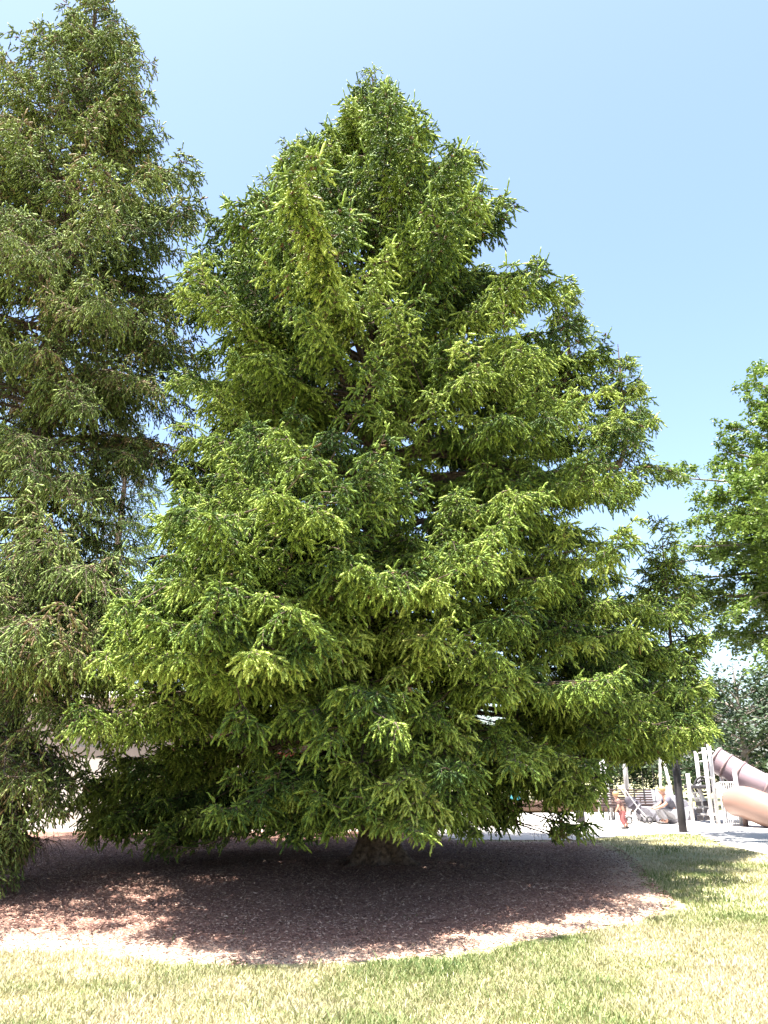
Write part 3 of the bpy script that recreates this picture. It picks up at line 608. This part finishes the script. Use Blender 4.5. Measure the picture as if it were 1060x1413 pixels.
M_trim = mat('white_trim', (.75, .73, .70), .6); M_glass = mat('window_glass', (.03, .04, .05), .08); M_red = mat('red_band', (.30, .07, .05), .7, noise=(6, (.38, .11, .08), .2))
BYf = 21.3
def bwin(root, x, z, w, h):
    f = MB(); t = .07
    f.box((x-w/2+t/2, BYf-.02, z), (t, .10, h)); f.box((x+w/2-t/2, BYf-.02, z), (t, .10, h))
    f.box((x, BYf-.02, z+h/2-t/2), (w-2*t, .10, t)); f.box((x, BYf-.02, z-h/2+t/2), (w-2*t, .10, t)); f.box((x, BYf-.015, z), (.04, .08, h-2*t))
    fo = f.build('window', M_trim, root); MB().box((x, BYf+.012, z), (w-2*t-.01, .03, h-2*t-.01)).build('pane', M_glass, fo)
b = empty('shed', (-9.4, BYf, gF), 'pale beige stucco shed seen under the left spruce boughs', 'shed')
def build_at(mb, name, m, root, **k):
    o = mb.build(name, m, None, **k); o.parent = root; o.matrix_parent_inverse = root.matrix_world.inverted() if False else o.matrix_parent_inverse
    o.location = -Vector(root.location); return o
xL, xJ, xR = -14.0, -5.45, 1.4
build_at(MB().box(((xL+xJ)/2, BYf+2.5, gF+1.55), (xJ-xL-.01, 5, 3.3)), 'wall', M_stuc, b)
build_at(MB().box(((xL+xJ)/2-.05, BYf+2.4, gF+3.29), (xJ-xL+.2, 5.6, .18), b=.03), 'roof', M_trim, b)
build_at(MB().box((-7.6, BYf-.03, gF+1.0), (1.0, .06, 2.05), b=.01), 'door', mat('shed_door', (.46, .42, .38), .6), b)
b = empty('brick_building', (-2, BYf, gF), 'dark red brick building behind the trunk of the big spruce', 'building')
build_at(MB().box(((xJ+xR)/2, BYf+3, gF+1.30), (xR-xJ-.01, 5.9, 2.8)), 'wall', M_brick, b)
build_at(MB().box(((xJ+xR)/2, BYf+2.9, gF+2.83), (xR-xJ+.5, 6.6, .24), b=.03), 'roof', M_roof, b)
build_at(MB().box(((xJ+xR)/2+.01, BYf-.03, gF+1.72), (xR-xJ+.04, .1, .30)), 'red_band', M_red, b)
build_at(MB().box(((xJ+xR)/2+.01, BYf-.04, gF+1.42), (xR-xJ+.06, .12, .26)), 'stone_band', M_trim, b)
for x in (-4.2, -1.9, .4):
    pass
for x in (-4.3, -2.2, -.1):
    o0 = len(bpy.data.objects)
    f = MB(); w, h, z, t = 1.1, .8, gF+.85, .07
    f.box((x-w/2+t/2, BYf-.02, z), (t, .10, h)); f.box((x+w/2-t/2, BYf-.02, z), (t, .10, h)); f.box((x, BYf-.02, z+h/2-t/2), (w-2*t, .10, t)); f.box((x, BYf-.02, z-h/2+t/2), (w-2*t, .10, t))
    fo = build_at(f, 'window', M_trim, b); MB().box((x, BYf+.0, z), (w-2*t-.01, .05, h-2*t-.01)).build('pane', M_glass, fo)
# ------------------------------------------------------------------ bench, bin, posts, people
M_bwood = mat('bench_slats', (.035, .019, .018), .6, noise=(5, (.06, .033, .03), .3)); M_black = mat('black_metal', (.02, .02, .022), .4)
M_white = mat('white_metal', (.58, .56, .55), .35); M_post = mat('dark_post', (.012, .010, .013), .7, noise=(14, (.022, .018, .02), .3), bump=.4, bscale=40)
M_teal = mat('teal_plastic', (.02, .16, .20), .45); M_slide = mat('slide_plastic', (.22, .13, .10), .35, noise=(1.2, (.25, .155, .12), .3))
M_slide2 = mat('slide_tube_upper', (.26, .19, .21), .35); M_rock = mat('rock', (.11, .105, .13), .9, noise=(3, (.20, .195, .21), .3), bump=.8, bscale=9)
def bench(px0, px1, Y, label):
    a = P3(px0, 1133, Y)[0]; c = P3(px1, 1133, Y)[0]; w = c-a; cx = (a+c)/2
    r = empty('park_bench', (cx, Y, gF), label, 'bench', 'slatted benches facing the playground')
    bk = MB()
    for k in range(8): bk.box((0, .04+.018*k-.07, .40+.068*k), (w-.04, .028, .046), b=.006)
    bk.build('backrest', M_bwood, r)
    st = MB()
    for k in range(5): st.box((0, .10+.085*k, .42), (w-.04, .066, .035), b=.006)
    st.build('seat', M_bwood, r)
    for x in (-w/2+.25, w/2-.25):
        l = MB(); l.tube([(x, -.10, .012), (x, .0, .40), (x, .07, .93)], .022, 8); l.tube([(x, .0, .40), (x, .50, .40), (x, .55, .012)], .022, 8); l.build('leg', M_black, r)
        MB().tube([(x, .05, .62), (x, .30, .66), (x, .50, .62), (x, .50, .40)], .018, 8).build('armrest', M_black, r)
    return r
bench(829, 867, 25.3, 'brown slatted bench seen from behind, left of the white pole')
bench(868, 905, 25.2, 'brown slatted bench seen from behind, right of the white pole')
x, Yb, _ = P3(868, 1120, 26.0); r = empty('pole', (x, Yb, gF), 'thin white pole standing between the two slatted benches', 'pole')
MB().tube([(0, 0, 0), (0, 0, 3.4)], .075, 12).build('shaft', M_white, r, True); MB().tube([(0, 0, 3.4), (0, 0, 3.46)], .10, 12).build('cap', M_white, r); MB().box((0, 0, .015), (.3, .3, .03), b=.005).build('base_plate', M_white, r)
# dark post
x, y = gp(943, 1149); r = empty('post', (x, y, gF), 'dark wooden post at the grass corner in front of the playground', 'post')
MB().tube([(0, 0, -.1), (0, 0, .5), (.0, 0, 2.6)], [.10, .095, .09], 12).build('shaft', M_post, r, True)
MB().tube([(0, 0, 2.6), (0, 0, 2.66), (0, 0, 2.70)], [.12, .12, .04], 12).build('cap', M_post, r)
# teal bin
x, y = gp(722, 1122); r = empty('litter_bin', (x, y+2.0, gF), 'teal litter bin at the far edge of the sunny pavement', 'bin')
MB().tube([(0, 0, 0), (0, 0, .04), (0, 0, .85)], [.24, .25, .29], 18).build('bin_body', M_teal, r, True)
MB().tube([(0, 0, .85), (0, 0, .90), (0, 0, 1.02), (0, 0, 1.06)], [.31, .31, .22, .05], 18).build('lid', M_teal, r, True)
MB().box((.12, -.26, .72), (.2, .03, .14), b=.01).build('notice', M_white, r)
# low timber edging and seat log behind pavement
r = MB().box((P3(765, 1100, 30.8)[0], 30.9, gF+.2), (9, .3, .4), b=.05).build('planter_wall', mat('timber', (.06, .032, .024), .8, noise=(4, (.10, .055, .04), .3)))
tag(r, 'long low brown timber wall at the far side of the pavement', 'low wall')
x, y = gp(802, 1136); r = empty('bollard', (x, y, gF), 'short dark bollard on the sunny pavement beside the drooping bough', 'bollard')
MB().tube([(0, 0, 0), (0, 0, .42)], .12, 14).build('shaft', M_post, r, True); MB().tube([(0, 0, .42), (0, 0, .46), (0, 0, .48)], [.13, .13, .06], 14).build('cap', M_post, r)
# boulders
def rock(px, py, Y, s, seed, label):
    rr = np.random.default_rng(seed); import bmesh
    bm = bmesh.new(); bmesh.ops.create_icosphere(bm, subdivisions=3, radius=1)
    K = [(rr.normal(0, 1, 3), rr.uniform(.55, .8)) for _ in range(9)]
    for v in bm.verts:
        p = np.array(v.co)
        for kk, h in K:
            kk = kk/np.linalg.norm(kk); dd = p.dot(kk)
            if dd > h: p = p-kk*(dd-h)
        v.co = Vector((p[0]*s[0], p[1]*s[1], p[2]*s[2]))
    me = bpy.data.meshes.new('boulder'); bm.to_mesh(me); bm.free(); me.materials.append(M_rock)
    q = P3(px, py, Y); o = link('boulder', me, None, (q[0], Y, gF+s[2]*.55)); tag(o, label, 'boulder', 'pale climbing boulders in the playground')
rock(897, 1128, 24.6, (.42, .35, .34), 1, 'pale boulder in front of the right bench')
rock(922, 1128, 24.0, (.34, .3, .25), 2, 'small pale boulder under the crouching adult')
rock(913, 1095, 27.8, (.95, .7, .62), 3, 'large grey boulder behind the crouching adult')
rock(950, 1128, 25.5, (.4, .3, .3), 4, 'pale boulder just right of the dark post')
# people: skinned bodies
def skin(name, V, E, Rr, m, parent=None, loc=(0, 0, 0), sub=2):
    me = bpy.data.meshes.new(name); me.from_pydata(V, E, []); o = bpy.data.objects.new(name, me); C.objects.link(o)
    md = o.modifiers.new('s', 'SKIN')
    for i, r_ in enumerate(Rr): me.skin_vertices[0].data[i].radius = (r_, r_) if np.isscalar(r_) else r_
    me.skin_vertices[0].data[0].use_root = True
    o.modifiers.new('u', 'SUBSURF').levels = sub; o.modifiers['u'].render_levels = sub
    dg = bpy.context.evaluated_depsgraph_get(); me2 = bpy.data.meshes.new_from_object(o.evaluated_get(dg)); bpy.data.objects.remove(o)
    me2.materials.clear(); me2.materials.append(m); o = link(name, me2, parent, loc, True); return o
M_skin = mat('skin', (.40, .22, .16), .5); M_pink = mat('pink_trousers', (.30, .10, .10), .8); M_shirt = mat('brown_shirt', (.10, .05, .045), .8); M_blond = mat('blond_hair', (.36, .23, .11), .6)
M_grey = mat('grey_tshirt', (.08, .078, .10), .85); M_pale = mat('pale_trousers', (.24, .235, .25), .85); M_shoe = mat('dark_shoe', (.04, .035, .035), .6)
def ell(c, s, n=14, m_=10):
    b = MB(); vs = []; fs = []
    for i in range(m_+1):
        th = math.pi*i/m_
        for j in range(n): vs.append((c[0]+s[0]*math.sin(th)*math.cos(2*math.pi*j/n), c[1]+s[1]*math.sin(th)*math.sin(2*math.pi*j/n), c[2]+s[2]*math.cos(th)))
    for i in range(m_):
        for j in range(n): fs.append((i*n+j, i*n+(j+1) % n, (i+1)*n+(j+1) % n, (i+1)*n+j))
    return b.add(vs, fs)
# toddler mid-step, walking left (x = left/right in view)
x, y = gp(861, 1144.5); kid = empty('person', (x, y, gF+.012), 'small child in pink trousers and dark shoes stepping across the pavement before the bench', 'person')
V = [(0, 0, .44), (-.04, 0, .56), (-.09, 0, .68), (-.12, 0, .735), (-.145, 0, .80), (-.16, 0, .86), (-.175, 0, .80),
     (.0, -.055, .42), (-.05, -.06, .24), (.02, -.06, .05), (-.06, -.06, .025), (.0, .055, .42), (.03, .06, .25), (.12, .06, .10), (.08, .06, .04),
     (-.09, -.11, .66), (-.14, -.15, .53), (-.20, -.14, .43), (-.23, -.14, .40), (-.09, .11, .66), (-.03, .15, .54), (-.05, .14, .44), (-.06, .14, .40)]
E_ = [(0, 1), (1, 2), (2, 3), (3, 4), (4, 5), (4, 6), (0, 7), (7, 8), (8, 9), (9, 10), (0, 11), (11, 12), (12, 13), (13, 14), (2, 15), (15, 16), (16, 17), (17, 18), (2, 19), (19, 20), (20, 21), (21, 22)]
Rr = [.085, .085, .075, .035, .075, .065, .05, .06, .045, .032, .025, .06, .045, .032, .025, .04, .028, .02, .018, .04, .028, .02, .018]
skin('body', V, E_, Rr, M_skin, kid)
skin('trousers', [(0, 0, .46), (0, -.055, .40), (-.05, -.06, .24), (.01, -.06, .10), (0, .055, .40), (.03, .06, .25), (.10, .06, .14)], [(0, 1), (1, 2), (2, 3), (0, 4), (4, 5), (5, 6)], [.098, .075, .062, .05, .075, .062, .05], M_pink, kid)
skin('shirt', [(-.01, 0, .47), (-.05, 0, .58), (-.09, 0, .68), (-.09, -.11, .665), (-.12, -.14, .58), (-.09, .11, .665), (-.06, .14, .59)], [(0, 1), (1, 2), (2, 3), (3, 4), (2, 5), (5, 6)], [.10, .098, .085, .052, .042, .052, .042], M_shirt, kid)
ell((-.135, 0, .845), (.083, .08, .07)).build('hair', M_blond, kid, True)
for (fx_, fy) in ((-.02, -.06), (.10, .06)): ell((fx_, fy, .032), (.07, .035, .03)).build('shoe', M_shoe, kid, True)
# crouching adult facing left
x, y = gp(922, 1138); ad = empty('person', (x, y, gF+.012), 'crouching blond adult in grey t-shirt and pale trousers left of the dark post', 'person')
V = [(.16, 0, .30), (.13, 0, .48), (.04, 0, .66), (-.04, 0, .76), (-.09, 0, .86), (-.10, 0, .93), (-.16, 0, .83), (-.10, 0, .80),
     (.14, -.11, .27), (-.24, -.16, .42), (-.06, -.15, .08), (-.20, -.15, .04), (.14, .11, .27), (-.24, .16, .40), (-.06, .15, .08), (-.20, .15, .04),
     (.04, -.19, .65), (-.14, -.24, .50), (-.34, -.18, .42), (-.42, -.15, .40), (.04, .19, .65), (-.12, .24, .50), (-.32, .18, .42), (-.40, .15, .40)]
E_ = [(0, 1), (1, 2), (2, 3), (3, 4), (4, 5), (4, 6), (3, 7), (0, 8), (8, 9), (9, 10), (10, 11), (0, 12), (12, 13), (13, 14), (14, 15), (2, 16), (16, 17), (17, 18), (18, 19), (2, 20), (20, 21), (21, 22), (22, 23)]
Rr = [.13, .12, .11, .055, .095, .08, .04, .04, .09, .07, .05, .035, .09, .07, .05, .035, .06, .045, .032, .028, .06, .045, .032, .028]
skin('body', V, E_, Rr, M_skin, ad)
skin('t_shirt', [(.16, 0, .33), (.13, 0, .48), (.04, 0, .65), (.04, -.19, .655), (-.07, -.225, .56), (.04, .19, .655), (-.06, .225, .56)], [(0, 1), (1, 2), (2, 3), (3, 4), (2, 5), (5, 6)], [.155, .145, .135, .08, .065, .08, .065], M_grey, ad)
skin('trousers', [(.17, 0, .27), (.14, -.11, .27), (-.24, -.16, .42), (-.08, -.15, .12), (.14, .11, .27), (-.24, .16, .40), (-.08, .15, .12)], [(0, 1), (1, 2), (2, 3), (0, 4), (4, 5), (5, 6)], [.145, .12, .09, .07, .12, .09, .07], M_pale, ad)
ell((-.07, 0, .92), (.105, .10, .085)).build('hair', M_blond, ad, True)
for s in (-1, 1): ell((-.15, s*.15, .04), (.13, .045, .04)).build('shoe', M_shoe, ad, True)
# stroller by the bench
x, y = gp(879, 1137); r = empty('stroller', (x, y, gF+.012), 'dark folding stroller parked in front of the right bench', 'stroller')
M_dark = mat('stroller_cloth', (.05, .045, .06), .8); M_tyre = mat('tyre', (.03, .03, .03), .8)
skin('seat', [(0, 0, .42), (.10, 0, .40), (-.16, 0, .62), (-.20, 0, .72)], [(0, 1), (0, 2), (2, 3)], [(.10, .16), (.10, .16), (.09, .16), (.06, .15)], M_dark, r)
f = MB()
for s in (-.2, .2): f.tube([(.30, s, .10), (.0, s, .45), (-.35, s, .98)], .014, 8); f.tube([(-.28, s, .10), (.08, s, .52)], .014, 8)
f.tube([(-.35, -.2, .98), (-.38, 0, 1.0), (-.35, .2, .98)], .018, 8); f.build('frame', M_white, r)
for (a, b_) in ((.3, -.22), (.3, .22), (-.28, -.22), (-.28, .22)):
    pts = [(a+.085*math.cos(q), b_, .10+.085*math.sin(q)) for q in np.linspace(0, 2*math.pi, 17)]
    w_ = MB().tube(pts, .02, 6, False).build('wheel', M_tyre, r, True)
# ------------------------------------------------------------------ playground slide structure
YS = 23.6
x0 = P3(990, 1140, YS)[0]
pg = empty('slide_tower', (x0, YS, gF), 'playground slide tower with white posts, rails and ladder and a brownish spiral tube slide', 'playground slide')
def L3(px, py, Y): q = P3(px, py, Y); return (q[0]-x0, Y-YS, q[2]-gF)
def gl(px, py, z=0):
    q = gp(px, py); return (q[0]-x0, q[1]-YS, z)
def post(px, pyb, Y, ztop, r_=.055):
    q = L3(px, pyb, Y); MB().tube([(q[0], q[1], 0), (q[0], q[1], ztop)], r_, 10).build('post', M_white, pg, True)
pb = [(984, 1140, 23.4, 2.05), (992, 1141, 23.6, 2.15), (1024, 1143, 23.0, 1.45), (957, 1138, 24.6, 1.35), (1004, 1138, 25.4, 1.6), (972, 1137, 25.4, 2.0)]
for px, py, Y, zt in pb: post(px, py, Y, zt)
# deck and rail
d0 = L3(986, 1100, 23.9); MB().box((d0[0]+.25, .9, .98), (1.3, 1.3, .09), b=.02).build('deck', M_post, pg)
rl_ = MB()
for z in (1.25, 1.7, 1.95): rl_.tube([L3(972, 1100, 25.4)[:2]+(z,), L3(984, 1100, 23.4)[:2]+(z,)], .022, 8)
for z in (1.95, ): rl_.tube([L3(984, 1100, 23.4)[:2]+(z,), L3(992, 1100, 23.6)[:2]+(z,)], .022, 8)
rl_.build('rail', M_white, pg)
# vertical bar panel under the deck
bp = MB(); a = L3(1000, 1140, 23.3); c = L3(1022, 1140, 23.1)
for k in range(8):
    t = k/7; bp.tube([(a[0]+(c[0]-a[0])*t, a[1]+(c[1]-a[1])*t, .03), (a[0]+(c[0]-a[0])*t, a[1]+(c[1]-a[1])*t, 1.12)], .016, 6)
for z in (.03, 1.12): bp.tube([(a[0], a[1], z), (c[0], c[1], z)], .02, 6)
bp.build('bar_panel', M_white, pg)
# diagonal boards: stair stringers
st = MB()
a = np.array(L3(962, 1083, 24.4)); c = np.array(L3(982, 1128, 23.9)); a[2] = max(a[2], .9)
for dy in (-.0, .55): st.tube([a+np.array((0, dy, 0)), c+np.array((0, dy, 0))], .05, 8)
for k in range(6):
    p = a+(c-a)*(k+.5)/6; st.box((p[0], p[1]+.27, p[2]), (.16, .5, .04))
st.build('ladder', M_white, pg)
sl = MB(); a = np.array(L3(988, 1083, 23.5)); c = np.array(L3(1012, 1103, 23.2)); sl.tube([a, c], .09, 10); sl.build('handrail', M_white, pg, True)
# hoop climber / wheel panel
hp = MB(); c = L3(971, 1085, 24.8)
for k, rr in enumerate((.26, .17)):
    hp.tube([(c[0]+rr*math.cos(q), c[1], c[2]+rr*math.sin(q)) for q in np.linspace(0, 2*math.pi, 21)], .035, 6, False)
hp.build('hoop', M_post, pg, True)
pn = MB(); c = L3(977, 1130, 24.0)
for k in range(3):
    for j in range(3): pn.box((c[0]-.22+.22*k, c[1], .16+.19*j), (.16, .06, .13), b=.02)
pn.build('net_panel', M_post, pg)
# tube slide: upper straight run, then the lower sweep
def tubepath(keys, n=22):
    K = np.array(keys); t = np.linspace(0, len(K)-1, n); out = []
    for u in t:
        i = min(int(u), len(K)-2); f = u-i; p0, p1, p2, p3 = K[max(i-1, 0)], K[i], K[i+1], K[min(i+2, len(K)-1)]
        out.append(.5*((2*p1)+(-p0+p2)*f+(2*p0-5*p1+4*p2-p3)*f*f+(-p0+3*p1-3*p2+p3)*f**3))
    return out
up = tubepath([L3(984, 1046, 25.2), L3(1004, 1058, 25.0), L3(1040, 1078, 24.6), L3(1085, 1100, 24.4), L3(1130, 1112, 23.6)])
t1 = MB().tube(up, .37, 28).build('upper_tube', M_slide2, pg, True)
for k in (1, 5, 8, 12):
    p = up[k]; d = up[k+1]-p; d /= np.linalg.norm(d); MB().tube([p-d*.03, p+d*.03], .395, 28).build('tube_ring', mat('ring', (.22, .15, .15), .5) if k == 1 else bpy.data.materials['ring'], t1, True)
lo = tubepath([L3(1130, 1112, 23.6), L3(1150, 1118, 22.0), L3(1120, 1118, 20.9), L3(1075, 1112, 20.9), L3(1042, 1109, 21.6), L3(1022, 1108, 22.6)])
lo = tubepath([L3(1012, 1107, 23.0), L3(1028, 1107, 22.6), L3(1060, 1119, 22.0), L3(1110, 1139, 21.4), L3(1150, 1150, 21.2)])
MB().tube(lo, [.36+.06*min(1, k/6) for k in range(22)], 28).build('lower_tube', M_slide, pg, True)
q = L3(1031, 1150, 22.7); MB().tube([(q[0], q[1], 0), (q[0], q[1], .9)], .07, 10).build('post', mat('brown_post', (.22, .15, .13), .6), pg, True)
# a few bits of the playground beyond
x, y = gp(905, 1135); r = empty('swing_frame', (x+.1, 26.6, gF), 'white A-frame swing set half hidden behind the benches and boulders', 'swing set')
for sx in (-1.0, 1.0):
    for sy in (-.8, .8): MB().tube([(sx, sy, 0), (sx*.95, 0, 2.2)], .045, 8).build('leg', M_white, r, True)
MB().tube([(-1.05, 0, 2.2), (1.05, 0, 2.2)], .05, 8).build('crossbar', M_white, r, True)
for s in (-.45, .45):
    o = MB().box((s, 0, .5), (.4, .16, .03), b=.01); o.build('swing_seat', M_black, r); c = MB()
    for e in (-.18, .18): c.tube([(s+e, 0, .5), (s+e, 0, 2.18)], .01, 5)
    c.build('chain', M_black, r)
# ------------------------------------------------------------------ sky, sun, camera
EL, AZ = R(74), R(218)      # azimuth clockwise from +Y: the sun stands behind the camera, a little to the left
sd = Vector((math.sin(AZ)*math.cos(EL), math.cos(AZ)*math.cos(EL), math.sin(EL)))
w = bpy.data.worlds.new('World'); bpy.context.scene.world = w; w.use_nodes = True; N, L = w.node_tree.nodes, w.node_tree.links
sky = N.new('ShaderNodeTexSky'); sky.sky_type = 'NISHITA'; sky.sun_disc = False; sky.sun_elevation = EL; sky.sun_rotation = AZ
sky.air_density = 1.0; sky.dust_density = 2.4; sky.ozone_density = 1.5; sky.altitude = 100
L.new(sky.outputs[0], N['Background'].inputs['Color']); N['Background'].inputs['Strength'].default_value = .085
ld = bpy.data.lights.new('sun', 'SUN'); ld.energy = 5.0; ld.angle = R(.53); ld.color = (1, .96, .90)
so = bpy.data.objects.new('sun', ld); C.objects.link(so); so.rotation_euler = (-sd).to_track_quat('-Z', 'Y').to_euler(); so.location = (0, 0, 30)
cam = bpy.data.cameras.new('camera'); cam.sensor_fit = 'VERTICAL'; cam.sensor_height = 36; cam.lens = 36*F/1413; cam.clip_end = 4000
co = bpy.data.objects.new('camera', cam); C.objects.link(co); co.location = (0, 0, EYE); co.rotation_euler = (R(90)+PITCH, 0, 0)
S = bpy.context.scene; S.camera = co
S.view_settings.view_transform = 'Standard'; S.view_settings.look = 'None'; S.view_settings.gamma = 1; S.view_settings.exposure = 2.36
S.cycles.max_bounces = 6; S.cycles.diffuse_bounces = 2; S.cycles.transmission_bounces = 2
